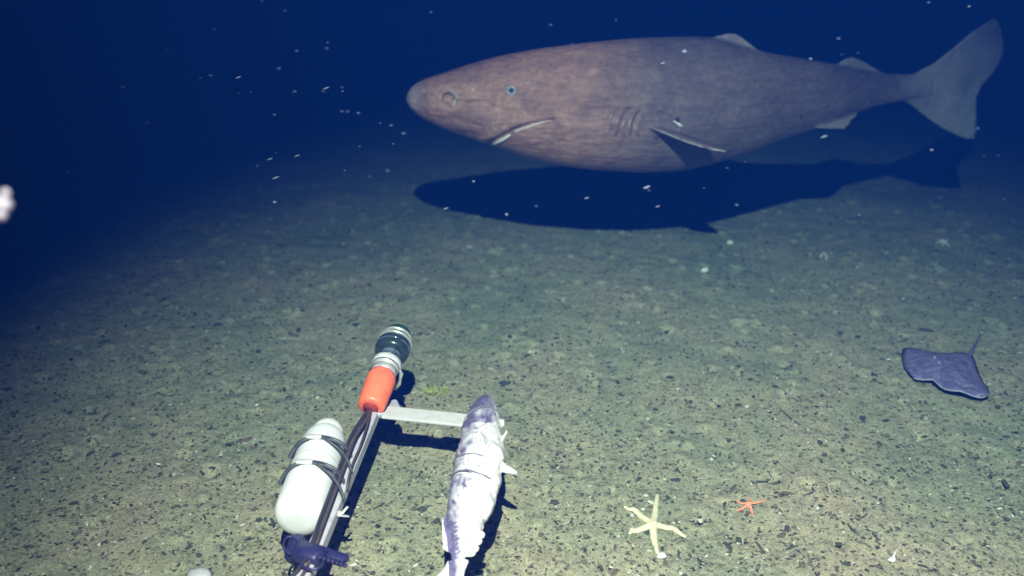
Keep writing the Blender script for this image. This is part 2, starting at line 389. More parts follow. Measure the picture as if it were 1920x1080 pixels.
    pale = np.maximum(pale, sst(qx, 1650, 1800)*1.3); pale = np.maximum(pale, sst(qy-(240-(qx-1525)*.35), -2, 6)*((qx > 1525) & (qx < 1615))*.45)  # tail and pelvic fin brightened in colour where little light reaches
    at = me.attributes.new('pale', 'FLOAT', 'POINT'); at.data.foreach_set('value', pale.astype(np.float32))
    co = co+no*disp[:, None]
    org = np.array(at_y(1250, 190, 5.5)); me.vertices.foreach_set('co', (co-org).ravel()); me.update()
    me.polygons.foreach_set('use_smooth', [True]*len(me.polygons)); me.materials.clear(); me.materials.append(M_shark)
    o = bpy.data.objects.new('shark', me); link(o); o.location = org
    me.name = 'shark'
    tag(o, 'huge brownish grey sleeper shark gliding over the seabed with a small pale eye', 'shark')
    bpy.context.view_layer.update()
    # surface point under a pixel
    from mathutils.bvhtree import BVHTree
    bv = BVHTree.FromObject(o, bpy.context.evaluated_depsgraph_get()); O = Vector(org)
    def hit(px, py, lift=0):
        r = ray(px, py).normalized(); h = bv.ray_cast(Vector((0, 0, H))-O, r)
        return (h[0]+O-r*lift, h[1]) if h[0] is not None else (at_y(px, py, D(px))-r*lift, -r)
    white = simple('eye_ring', (.36, .38, .44), .35, var=.1); iris = simple('iris', (.10, .13, .2), .15, coat=.5); pup = simple('pupil', (.01, .012, .02), .05, coat=1)
    tissue = simple('white_tissue', (.66, .62, .60), .5, var=.08, bmp=.3); greyt = simple('nostril_skin', (.42, .36, .34), .6, var=.15)
    c, nrm = hit(959, 170); s, u = frame_of(nrm)
    def disc(name, rad, hgt, mat, off, par):
        V, Fc = lathe(c+nrm*(off-.006), c+nrm*(off+hgt), [(0, rad), (.45, rad), (.75, rad*.85), (.93, rad*.5), (1, rad*.05)], 24)
        return mesh(name, V, Fc, mat, par)
    eye = disc('eye', .0165, .006, iris, 0.001, o); tag(eye, 'small pale blue-grey eye')
    e2 = mesh('pupil', *lathe(c+nrm*.001, c+nrm*.0105, [(0, .0085), (.7, .008), (1, .003)], 18), pup); e2.parent = eye; e2.data.transform(Matrix.Translation(-Vector(o.location)))
    ringp = [c+nrm*.004+s*math.cos(a)*.0215+u*math.sin(a)*.0225 for a in np.linspace(0, 2*math.pi, 29)[:-1]]
    mesh('eye_rim', *tube(ringp, .0048, 8, True), white, o)
    def strip(name, pts, rad, mat, lift=.003, lab=None):
        q = [hit(x, y, lift)[0] for x, y in pts]; r = mesh(name, *tube(q, rad, 8), mat, o)
        if lab: tag(r, lab)
        return r
    lips = [(1034, 226), (1022, 228), (1010, 231), (998, 235), (988, 239), (978, 241), (970, 245), (963, 248)]
    strip('lip_fold', lips, [.001, .002, .0028, .0035, .0048, .0032, .0052, .002], tissue, .002, 'white fold of skin along the corner of the mouth')
    lw = [(957, 252), (950, 257), (942, 262), (934, 266), (926, 270), (920, 272)]
    strip('lip_fold', lw, [.003, .009, .0115, .010, .007, .002], tissue, .003, 'broad white lip at the front of the mouth')
    dk = simple('nostril_shade', (.045, .03, .03), .7)
    strip('nostril', [(829, 186), (831, 178), (838, 174), (845, 177), (850, 184), (858, 188)], [.002, .004, .0055, .005, .0055, .002], dk, -.001)  # dark strip stands for the shade inside the nostril hollow
    strip('nostril_flap', [(850, 172), (855, 177), (858, 183), (853, 188), (852, 195), (845, 200)], [.003, .006, .009, .007, .007, .003], greyt, .002)
    strip('nostril_flap', [(838, 171), (846, 170), (851, 174)], [.003, .005, .003], greyt, .002)
    strip('fin_edge', [(1212, 236), (1240, 247), (1262, 256), (1290, 267), (1315, 275), (1340, 281), (1360, 284)], [.001, .0025, .003, .003, .003, .0035, .002], simple('fin_edge', (.36, .33, .34), .5), .001, 'pale leading edge of the side fin')
    strip('skin_tear', [(1262, 226), (1268, 230), (1274, 234), (1280, 238)], [.002, .005, .009, .004], tissue, .004, 'small white flap of torn skin above the side fin')
    for k, (x, y) in enumerate([(1158, 226), (1168, 234), (1180, 232), (1150, 228), (1190, 238)]):
        strip('gill_fold', [(x+3, y-10), (x, y), (x-1, y+9)], [.001, .0035, .001], greyt, .0005)
    for px, py, r_ in ((886, 168, .006), (870, 160, .003), (990, 155, .004), (1283, 96, .0)):
        if r_: mesh('skin_spot', *tube([hit(px-1, py, .001)[0], hit(px+1, py, .003)[0]], r_, 10), tissue, o)
    return o
build_shark()
RIG = .08
def at_r(px, py, z): return at_z(px, py, z+RIG)
# ------------------------------------------------------------------ bait arm
M_bracket = simple('grey_bracket', (.36, .34, .42), .5)
M_beam = simple('anodised_beam', (.46, .44, .50), .45, .15, .12, 30, .1)
M_bar = simple('pale_bar', (.50, .48, .49), .5, 0, .08, 25, .1)
M_white = simple('white_plastic', (.66, .66, .68), .42, 0, .07, 9, .12)
M_orange = simple('orange_plastic', (1.0, .17, .08), .45, 0, .12, 25, .15)
M_orange2 = simple('orange_hole', (.30, .03, .015), .6)
M_cable = simple('dark_cable', (.028, .025, .03), .5, 0, .3, 40)
M_cable2 = simple('brown_cable', (.06, .045, .042), .5, 0, .3, 40)
M_strap = simple('rubber_strap', (.05, .055, .06), .6, 0, .3, 40)
M_black = simple('black_housing', (.02, .035, .03), .25, 0, .3, 20, coat=.4)
M_green = simple('green_black_cap', (.015, .05, .03), .35, 0, .3, 20)
M_steel = simple('steel_ring', (.62, .63, .58), .3, .6, .1, 20)
M_navy = simple('navy_clamp', (.02, .018, .075), .45, 0, .3, 40)
M_glass = simple('grey_neck', (.17, .20, .25), .15, .5, .4, 35, coat=.6)

hA, hB = .20, .17                               # heights below are above the level RIG
bA = at_r(700, 776, hA); bB = at_r(563, 1100, hB)
bC = bB+(bB-bA)*1.1                              # runs on under the camera towards the lander
arm = empty('bait_boom', (bA.x, bA.y, 0), 'grey square-tube boom with a pale crossbar, reaching out from the bottom edge', 'boom')
mesh('beam', *bar(bC, bA, .050, .046, .003), M_beam, arm, False)
xL, xR = at_r(722, 773, hA+.012), at_r(885, 790, hA+.012)
mesh('crossbar', *bar(xL, xR, .092, .012, .002), M_bar, arm, False)
mesh('bracket', *join(bar(at_r(725, 768, hA-.03), at_r(748, 764, hA-.03), .075, .05, .006), bar(at_r(690, 776, hA-.004), at_r(748, 770, hA-.004), .06, .022, .004)), M_bracket, arm, False)
# the post that carries the arm's far end
mesh('foot', *join(bar(Vector((bC.x, bC.y+.05, -.03)), Vector((bC.x, bC.y+.05, hB+RIG-.02)), .05, .05, .004), lathe((bC.x, bC.y+.05, -.03), (bC.x, bC.y+.05, .02), [(0, .12), (.8, .12), (1, .1)])), M_beam, arm)
def along(pxs, zs, jit=0):
    return [at_r(x, y, z) for (x, y), z in zip(pxs, zs)]
def spline(pts, n=10):
    out = []
    for i in range(len(pts)-1):
        p0, p1, p2, p3 = pts[max(i-1, 0)], pts[i], pts[i+1], pts[min(i+2, len(pts)-1)]
        for k in range(n):
            t = k/n; out.append(.5*((2*p1)+(p2-p0)*t+(2*p0-5*p1+4*p2-p3)*t*t+(3*p1-p0-3*p2+p3)*t**3))
    return out+[pts[-1]]
# clamp bundle
cl = []
q = at_r(590, 1040, hB+.02)
cl.append(bar(at_r(546, 1018, hB+.015), at_r(648, 1052, hB+.015), .05, .022, .004))
cl.append(bar(at_r(556, 1032, hB+.02), at_r(604, 1046, hB+.03), .075, .05, .01))
cl.append(lathe(at_r(560, 1010, hB+.0), at_r(548, 1048, hB+.0), [(0, .022), (.1, .03), (.9, .03), (1, .022)], 12))
for k in range(7):
    cl.append(lathe(at_r(596+k*8, 1040+k*2.6, hB+.01), at_r(600+k*8, 1046+k*2.6, hB+.055), [(0, .008), (.8, .008), (1, .005)], 8))
lp = [at_r(545+14*math.cos(a), 1022+16*math.sin(a), hB+.03) for a in np.linspace(0, 2*math.pi, 17)[:-1]]
cl.append(tube(lp, .005, 8, True))
lp = [at_r(585+22*math.cos(a), 1052+16*math.sin(a), hB+.045) for a in np.linspace(0, 2*math.pi, 17)[:-1]]
cl.append(tube(lp, .005, 8, True))
mesh('clamp', *join(*cl), M_navy, arm)
mesh('cable_tie', *join(bar(at_r(632, 966, hB+.02), at_r(654, 968, hB+.0), .012, .004, .001), bar(at_r(640, 964, hB+.02), at_r(652, 950, hB+.03), .010, .004, .001), bar(at_r(628, 958, hB+.01), at_r(642, 964, hB+.02), .016, .010, .002)), M_bar, arm)

# sensor unit on the arm's far end, tilted upwards
sA, sB = at_r(692, 772, .235), at_r(748, 624, .385)
sen = empty('underwater_sensor', (sA.x, sA.y, .2), 'torch-like sensor with orange sleeve and black glossy head at the end of the arm', 'sensor')
def sec(name, prof, mat, n=32, rot=0): return mesh(name, *lathe(sA, sB, [(t, q*1.17) for t, q in prof], n, rot), mat, sen, smooth=n > 12)
sec('sleeve', [(.045, .030), (.045, .042), (.055, .047), (.075, .050), (.10, .051), (.30, .055), (.385, .056), (.41, .052), (.44, .048), (.445, .04)], M_orange, 22, .3)
hole = mesh('sleeve_opening', *lathe(sA+(sB-sA)*.035, sA+(sB-sA)*.07, [(0, .033), (1, .038)], 20), M_orange2, sen)
sec('collar', [(.43, .040), (.44, .047), (.50, .049), (.505, .040), (.52, .040), (.525, .052), (.545, .052), (.55, .04)], simple('grey_collar', (.45, .42, .43), .4, .2), 32)
sec('flange', [(.548, .048), (.552, .056), (.60, .056), (.605, .048), (.63, .048)], M_bar)
sec('neck', [(.60, .044), (.64, .040), (.70, .040), (.735, .05)], M_glass)
sec('head', [(.70, .054), (.715, .064), (.74, .067), (.83, .067), (.85, .063), (.86, .05)], M_black)
sec('ring', [(.845, .0668), (.85, .0695), (.868, .0695), (.872, .066)], M_steel)
sec('seal', [(.531, .0500), (.533, .0535), (.541, .0535), (.543, .0500)], M_black)
sec('seal', [(.604, .0500), (.606, .0555), (.616, .0555), (.618, .0480)], M_black)
sec('ring', [(.775, .0665), (.777, .0688), (.786, .0688), (.788, .0665)], M_glass)
sec('ring', [(.905, .055), (.91, .063), (.932, .062), (.935, .052)], M_steel)
sec('cap', [(.87, .058), (.90, .058), (.96, .055), (1.0, .048), (1.03, .034), (1.04, .01)], M_green)
mid = sA.lerp(sB, .56)
mesh('hose_clip', *tube([mid+Vector((.055, 0, .0)), mid+Vector((.066, -.01, -.035)), mid+Vector((.055, -.02, -.08)), mid+Vector((.035, -.02, -.11))], [.008, .010, .009, .006], 10), M_steel, sen)
mesh('mount', *bar(sA.lerp(sB, .2)+Vector((.01, 0, -.05)), Vector((bA.x+.03, bA.y-.02, hA+RIG)), .04, .03, .004), M_beam, sen)
# cables from the sleeve down the arm
c1 = spline([sA+(sB-sA)*.01+Vector((.006, 0, 0)), at_r(691, 788, .25), at_r(684, 812, .245), at_r(674, 840, .236), at_r(662, 868, .23), at_r(654, 895, .226), at_r(650, 920, .20)])
c2 = spline([sA+(sB-sA)*.01-Vector((.004, 0, 0)), at_r(680, 784, .25), at_r(657, 822, .248), at_r(640, 868, .24), at_r(619, 925, .23), at_r(600, 975, .222), at_r(583, 1025, .21), at_r(561, 1066, .2), at_r(525, 1110, .19), at_r(465, 1240, .18)])
c3 = spline([sA+(sB-sA)*.01, at_r(687, 786, .26), at_r(666, 820, .255), at_r(650, 862, .247), at_r(629, 920, .237), at_r(609, 975, .228), at_r(592, 1024, .212), at_r(569, 1075, .2), at_r(535, 1130, .19), at_r(485, 1240, .18)])
mesh('cable', *tube(c1, .005, 8), M_cable2, sen); mesh('cable', *tube(c2, .0085, 8), M_cable, sen); mesh('cable', *tube(c3, .0065, 8), M_cable2, sen)

# white float canister strapped beside the beam
kA, kB = at_r(562, 962, .20), at_r(618, 802, .21)
can = empty('float_canister', (kA.x, kA.y, .12), 'white capsule-shaped canister strapped along the left side of the grey arm', 'canister')
mesh('body', *lathe(kA, kB, [(-.075, .02), (-.072, .045), (-.06, .070), (-.03, .085), (.03, .091), (.30, .092), (.62, .091), (.76, .089), (.83, .082), (.87, .070)], 40), M_white, can)
mesh('seam', *lathe(kA, kB, [(.455, .0905), (.457, .0925), (.468, .0925), (.47, .0905)], 40), M_bar, can)
mesh('cap', *lathe(kA, kB, [(.85, .062), (.86, .068), (.93, .066), (.98, .056), (1.02, .036), (1.03, .005)], 36), simple('cap_plastic', (.62, .63, .60), .4, 0, .06), can)
s_, u_ = frame_of(kB-kA)
for t, tails in ((.60, 1), (.30, 0)):
    c0 = kA.lerp(kB, t)
    loop = [c0+s_*(math.cos(a)*(.097 if math.cos(a)*1 < 0 else .128))+u_*math.sin(a)*.096 for a in np.linspace(0, 2*math.pi, 41)[:-1]]
    if s_.x < 0: loop = [c0+s_*(math.cos(a)*(.097 if math.cos(a) > 0 else .128))+u_*math.sin(a)*.096 for a in np.linspace(0, 2*math.pi, 41)[:-1]]
    sx = Vector((1, 0, 0)) if s_.x > 0 else Vector((-1, 0, 0))
    st = mesh('strap', *tube(loop, .0052, 8), M_strap, can)
    for k in range(1, 3):
        pass
    ax = (kB-kA).normalized()
    loop2 = [p+ax*.014+Vector((0, 0, .002)) for p in loop]
    mesh('strap', *tube(loop2, .0028, 8), M_strap, can)
    right = s_ if s_.x > 0 else -s_
    tp = c0+u_*.097+ax*.007-right*.012
    mesh('buckle', *bar(tp-right*.030, tp+right*.030, .026, .010, .003, up=u_), M_bar, can)
    # hose tail looping out on the left
    tl = spline([c0+u_*.092-right*.03, c0+u_*.085-right*.055-ax*.004, c0+u_*.055-right*.085-ax*.008, c0+u_*.02-right*.105-ax*.025])
    mesh('hose', *tube(tl, .0095 if tails else .0075, 8), M_strap, can)
    rr = spline([c0+u_*.092+right*.03, c0+u_*.085+right*.06-ax*.02, c0+u_*.062+right*.095-ax*.035, c0+u_*.045+right*.13-ax*.08, c0+u_*.02+right*.150-ax*.12])
    mesh('strap_tail', *tube(rr, .0055, 8), M_strap, can)

# ------------------------------------------------------------------ bait fish
def fish_skin():
    m, nt, b = newmat('fish_skin'); co = coords(nt); n1 = noise(nt, 9, 5, .65, co, .6); n2 = noise(nt, 45, 5, .7, co)
    at = nt.nodes.new('ShaderNodeAttribute'); at.attribute_name = 'back'
    add = nt.nodes.new('ShaderNodeMath'); add.operation = 'MULTIPLY_ADD'; lk(nt, n1.outputs[0], add.inputs[0]); add.inputs[1].default_value = .9; lk(nt, at.outputs['Fac'], add.inputs[2])
    r = ramp(nt, add.outputs[0], [(.34, (.64, .62, .62)), (.56, (.53, .51, .54)), (.80, (.34, .32, .38)), (1.05, (.13, .11, .21))])
    c = mix(nt, .8, r.outputs[0], ramp(nt, n2.outputs[0], [(.34, (.45, .43, .55)), (.47, (.95, .95, .97)), (.7, (1.2, 1.2, 1.2))]).outputs[0], 'MULTIPLY')
    lk(nt, c, b.inputs['Base Color']); b.inputs['Roughness'].default_value = .38; b.inputs['Specular IOR Level'].default_value = .5
    b1 = bump(nt, n1.outputs[0], .5, .012, b); bump(nt, n2.outputs[0], .4, .003, b, b1); return m
def build_fish():
    prof = [(741, 911, 916), (745, 905, 921), (752, 896, 926), (762, 887, 930), (775, 879, 934), (786, 874, 937), (800, 869, 939), (815, 865, 940), (830, 861, 944), (848, 856, 946),
            (862, 853, 945), (871, 851, 939), (877, 850, 932), (884, 849, 937), (898, 847, 940), (904, 846, 938), (909, 845, 929), (916, 844, 932), (930, 841, 932), (945, 839, 927), (960, 837, 918), (968, 837, 911), (980, 837, 908),
            (995, 838, 902), (1010, 841, 894), (1025, 843, 884), (1040, 845, 875), (1055, 847, 868), (1068, 848, 864), (1080, 848, 863), (1090, 847, 862)]
    hh = [(741, .27), (800, .275), (880, .26), (960, .235), (1040, .21), (1100, .20)]
    n = 32; V, Fc = [], []; back = []
    le = [(y, l) for y, l, r in prof]; re_ = [(y, r) for y, l, r in prof]
    ys = list(np.arange(741, 1090, 3.2)); cs = []
    for y in ys:
        l, r = interp(y, le), interp(y, re_); h = interp(y, hh); cs.append((at_r((l+r)/2, y, h), (r-l)/2))
    for i, (c, w) in enumerate(cs):
        t = cs[min(i+1, len(cs)-1)][0]-cs[max(i-1, 0)][0]; s, u = frame_of(t)
        if s.x < 0: s = -s
        if u.z < 0: u = -u
        w *= mpp(c); y = ys[i]
        for k in range(n):
            a = 2*math.pi*k/n; ca, sa = math.cos(a), math.sin(a)
            lump = 1+.05*vnoise(y/30+ca, sa*2+5, .6)
            vz = .80 if y < 1000 else .80-(y-1000)/90*.25
            V.append(c+s*ca*w*lump+u*sa*w*vz*lump)
            b = (-ca*.5+.1*vnoise(y/8, k/3., 1)) if y > 815 else .42-ca*.18
            b += max(0, (y-960)/300)
            if ca > .75: b -= .25
            back.append(b)
    m_ = len(cs)
    for i in range(m_-1):
        for k in range(n): Fc.append((i*n+k, i*n+(k+1) % n, (i+1)*n+(k+1) % n, (i+1)*n+k))
    Fc += [tuple(range(n))[::-1], tuple(range((m_-1)*n, m_*n))]
    # fins merged into the one body: pectoral, tail, dorsal fringe, finlets, gill flap, jaw
    nb = len(V)
    parts = [(V, Fc)]
    parts.append(fin([at_r(930, 862, .27), at_r(945, 868, .285), at_r(960, 877, .29), at_r(970, 884, .29)], [at_r(930, 884, .26), at_r(945, 887, .27), at_r(958, 889, .28), at_r(969, 890, .285)], [.014, .009, .006, .004]))
    parts.append(fin([at_r(880, 1052, .21), at_r(872, 1070, .21), at_r(868, 1092, .20), at_r(872, 1118, .19)], [at_r(838, 1052, .21), at_r(832, 1066, .20), at_r(806, 1092, .19), at_r(796, 1118, .17)], [.02, .016, .012, .008]))
    for (x, y) in ((903, 1003), (898, 1015), (892, 1028), (886, 1036)):
        parts.append(fin([at_r(x-12, y-8, .23), at_r(x, y-5, .225), at_r(x+7, y-2, .22)], [at_r(x-14, y+8, .22), at_r(x, y+8, .22), at_r(x+5, y+5, .22)], [.014, .01, .005]))
    parts.append(fin([at_r(845, 955, .24), at_r(832, 965, .235), at_r(828, 975, .235)], [at_r(845, 1040, .22), at_r(836, 1036, .22), at_r(830, 1030, .22)], [.01, .006, .003]))
    parts.append(fin([at_r(924, 835, .29), at_r(938, 822, .30), at_r(951, 806, .30)], [at_r(930, 846, .28), at_r(943, 830, .29), at_r(952, 812, .30)], [.03, .02, .008]))
    parts.append(fin([at_r(925, 792, .29), at_r(938, 787, .29), at_r(945, 787, .29)], [at_r(928, 806, .28), at_r(940, 802, .28), at_r(946, 799, .28)], [.03, .02, .01]))
    parts.append(tube([at_r(x, y, z) for x, y, z in ((917, 740, .275), (923, 750, .29), (929, 765, .30), (933, 782, .30), (932, 794, .295))], [.002, .004, .0045, .005, .003], 8))
    V2, F2 = join(*parts)
    tmp = mesh('tmp', V2, F2, None); base = min(v.z for v in V2)
    rm = tmp.modifiers.new('r', 'REMESH'); rm.mode = 'VOXEL'; rm.voxel_size = .0028
    sm = tmp.modifiers.new('s', 'SMOOTH'); sm.factor = .5; sm.iterations = 3
    dg = bpy.context.evaluated_depsgraph_get(); me = bpy.data.meshes.new_from_object(tmp.evaluated_get(dg)); bpy.data.objects.remove(tmp)
    from mathutils.kdtree import KDTree
    kd = KDTree(nb)
    for i in range(nb): kd.insert(V[i], i)
    kd.balance()
    at = me.attributes.new('back', 'FLOAT', 'POINT'); vals = []
    for v in me.vertices:
        co, i, d = kd.find(v.co); vals.append(back[i] if d < .012 else -.1)
    nv = len(me.vertices); co = np.empty(nv*3); me.vertices.foreach_get('co', co); co = co.reshape(-1, 3)
    no = np.empty(nv*3); me.vertex_normals.foreach_get('vector', no); no = no.reshape(-1, 3)
    d = co-np.array([0, 0, H]); fw = d[:, 1]*CO-d[:, 2]*SI; up = d[:, 1]*SI+d[:, 2]*CO; qx = 960+F*d[:, 0]/fw; qy = 540-F*up/fw
    upw = no[:, 2] > -.1; vals = np.array(vals); disp = np.zeros(nv)
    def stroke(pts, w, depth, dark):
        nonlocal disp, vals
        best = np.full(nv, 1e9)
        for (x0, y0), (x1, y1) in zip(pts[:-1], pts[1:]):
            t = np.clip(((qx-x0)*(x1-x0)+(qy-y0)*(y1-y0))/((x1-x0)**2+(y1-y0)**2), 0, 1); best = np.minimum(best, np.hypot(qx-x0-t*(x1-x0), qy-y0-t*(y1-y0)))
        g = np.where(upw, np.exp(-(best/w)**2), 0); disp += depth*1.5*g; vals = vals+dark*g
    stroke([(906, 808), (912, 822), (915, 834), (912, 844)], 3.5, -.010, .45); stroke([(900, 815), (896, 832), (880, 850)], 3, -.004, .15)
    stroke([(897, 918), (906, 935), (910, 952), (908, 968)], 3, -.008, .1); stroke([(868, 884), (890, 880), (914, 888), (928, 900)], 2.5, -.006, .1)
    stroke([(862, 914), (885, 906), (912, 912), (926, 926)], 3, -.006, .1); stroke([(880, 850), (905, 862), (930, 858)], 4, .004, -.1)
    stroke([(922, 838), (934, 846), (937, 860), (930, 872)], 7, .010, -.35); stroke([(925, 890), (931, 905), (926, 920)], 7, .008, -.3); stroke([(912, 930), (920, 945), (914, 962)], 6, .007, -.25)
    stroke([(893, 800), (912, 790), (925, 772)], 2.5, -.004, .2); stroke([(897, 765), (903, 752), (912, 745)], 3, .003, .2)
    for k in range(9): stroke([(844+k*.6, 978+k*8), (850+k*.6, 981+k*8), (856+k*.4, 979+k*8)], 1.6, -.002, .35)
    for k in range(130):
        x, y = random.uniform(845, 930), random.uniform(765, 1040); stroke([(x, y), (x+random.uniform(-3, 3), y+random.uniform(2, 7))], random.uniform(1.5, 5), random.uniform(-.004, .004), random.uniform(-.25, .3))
    me.vertices.foreach_set('co', (co+no*disp[:, None]).ravel())
    at.data.foreach_set('value', vals)
    org = Vector((cs[40][0].x, cs[40][0].y, base)); me.transform(Matrix.Translation(-org))
    me.polygons.foreach_set('use_smooth', [True]*len(me.polygons)); me.materials.clear(); me.materials.append(fish_skin()); me.name = 'bait_fish'
    o = bpy.data.objects.new('bait_fish', me); link(o); o.location = org
    tag(o, 'dead silvery white bait fish with open mouth tied across the end of the crossbar', 'fish')
    bpy.context.view_layer.update()
    eye = mesh('eye', *lathe(at_r(925, 778, .300), at_r(925, 778, .325), [(0, .012), (.6, .011), (.9, .006), (1, .001)], 16), simple('dull_eye', (.20, .19, .25), .2, coat=.5), o)
    # cords biting into the body
    for y0, dy, nm in ((793, -6, 0), (874, 4, 1), (907, 8, 1)):
        pts = []
        for k in range(40):
            a = 2*math.pi*k/40; ca, sa = math.cos(a), math.sin(a)
            y = y0+dy*ca*1.0; l, r = interp(y, le), interp(y, re_); c = at_r((l+r)/2, y, interp(y, hh)); w = (r-l)/2*mpp(c)
            s = Vector((1, 0, 0)); u = Vector((0, 0, 1))
            y2 = y+7*abs(sa)*(1 if dy > 0 else -1); c = at_r((l+r)/2, y2, interp(y, hh))
            pts.append(c+s*ca*(w+.001)+u*sa*(w*.80+.001))
        cdo = mesh('cord', *tube(pts, .0032, 6, True), simple('thin_cord', (.13, .12, .15), .7)); recentre(cdo)
        tag(cdo, {793: 'dark thin cord tied around the head of the bait fish', 874: 'dark thin cord around the bait fish level with its side fin', 907: 'dark thin cord around the belly of the bait fish, lowest of three'}[y0], 'cord', 'cords tied around the bait fish')
    return o
build_fish()

# ------------------------------------------------------------------ starfish
def starfish(name, c, arms, r0, mat, label, group=None, dz=.006, blunt=.35):
    parts = []
    for pts in arms:
        P = spline([c+Vector((0, 0, dz))]+[on_ground(x, y, dz*.7) for x, y in pts], 6); k = len(P)
        parts.append(tube(P, [r0*(1-(i/(k-1))**1.3*(1-blunt)) for i in range(k-1)]+[r0*.12], 10, squash=.7))
    parts.append(lathe(c-Vector((0, 0, .012)), c+Vector((0, 0, dz+r0*.75)), [(0, r0*1.5), (.6, r0*1.45), (.9, r0*.9), (1, r0*.2)], 20))
    tmp = mesh('tmp', *join(*parts), None)
    rm = tmp.modifiers.new('r', 'REMESH'); rm.mode = 'VOXEL'; rm.voxel_size = max(.0012, r0*.16)
    sm = tmp.modifiers.new('s', 'SMOOTH'); sm.factor = .5; sm.iterations = 4
    dg = bpy.context.evaluated_depsgraph_get(); me = bpy.data.meshes.new_from_object(tmp.evaluated_get(dg)); bpy.data.objects.remove(tmp)
    from mathutils import noise as mn
    for v in me.vertices: v.co += v.normal*(mn.noise(v.co*(1.1/r0))*.10+mn.noise(v.co*(3/r0))*.07)*r0
    me.transform(Matrix.Translation(-c)); me.polygons.foreach_set('use_smooth', [True]*len(me.polygons)); me.materials.clear(); me.materials.append(mat); me.name = name
    o = bpy.data.objects.new(name, me); link(o); o.location = c; tag(o, label, 'starfish', group); return o
M_star = simple('cream_starfish', (.58, .53, .36), .7, 0, .12, 160, .5, .002)
M_star2 = simple('orange_starfish', (.74, .25, .15), .7, 0, .2, 160, .5, .002)
M_star3 = simple('pale_starfish', (.62, .60, .55), .7, 0, .15, 160, .4, .002)
starfish('starfish', on_ground(1224, 988, .008), [[(1228, 965), (1230, 945), (1233, 928)], [(1205, 972), (1188, 957), (1180, 957), (1170, 951)], [(1200, 995), (1188, 997), (1185, 994), (1180, 1004)],
         [(1226, 1012), (1230, 1028), (1233, 1042)], [(1250, 991), (1263, 993), (1275, 1002), (1287, 1009)]], .0158, M_star, 'large cream five-armed starfish lying on the seabed near the bottom edge', blunt=.42)
starfish('starfish', on_ground(1404, 948, .006), [[(1404, 938), (1403, 930)], [(1390, 945), (1377, 938)], [(1392, 955), (1379, 960)], [(1409, 960), (1411, 970)], [(1420, 944), (1435, 939)]], .0075, M_star2, 'small orange starfish lying right of the cream one', blunt=.3)
starfish('starfish', on_ground(1768, 454, .01), [[(1760, 455), (1754, 459)], [(1764, 451), (1756, 449)], [(1773, 452), (1780, 449)], [(1775, 458), (1781, 464)], [(1768, 459), (1766, 463)]], .012, M_star3, 'tiny pale starfish far off on the right, above the skate', blunt=.3)

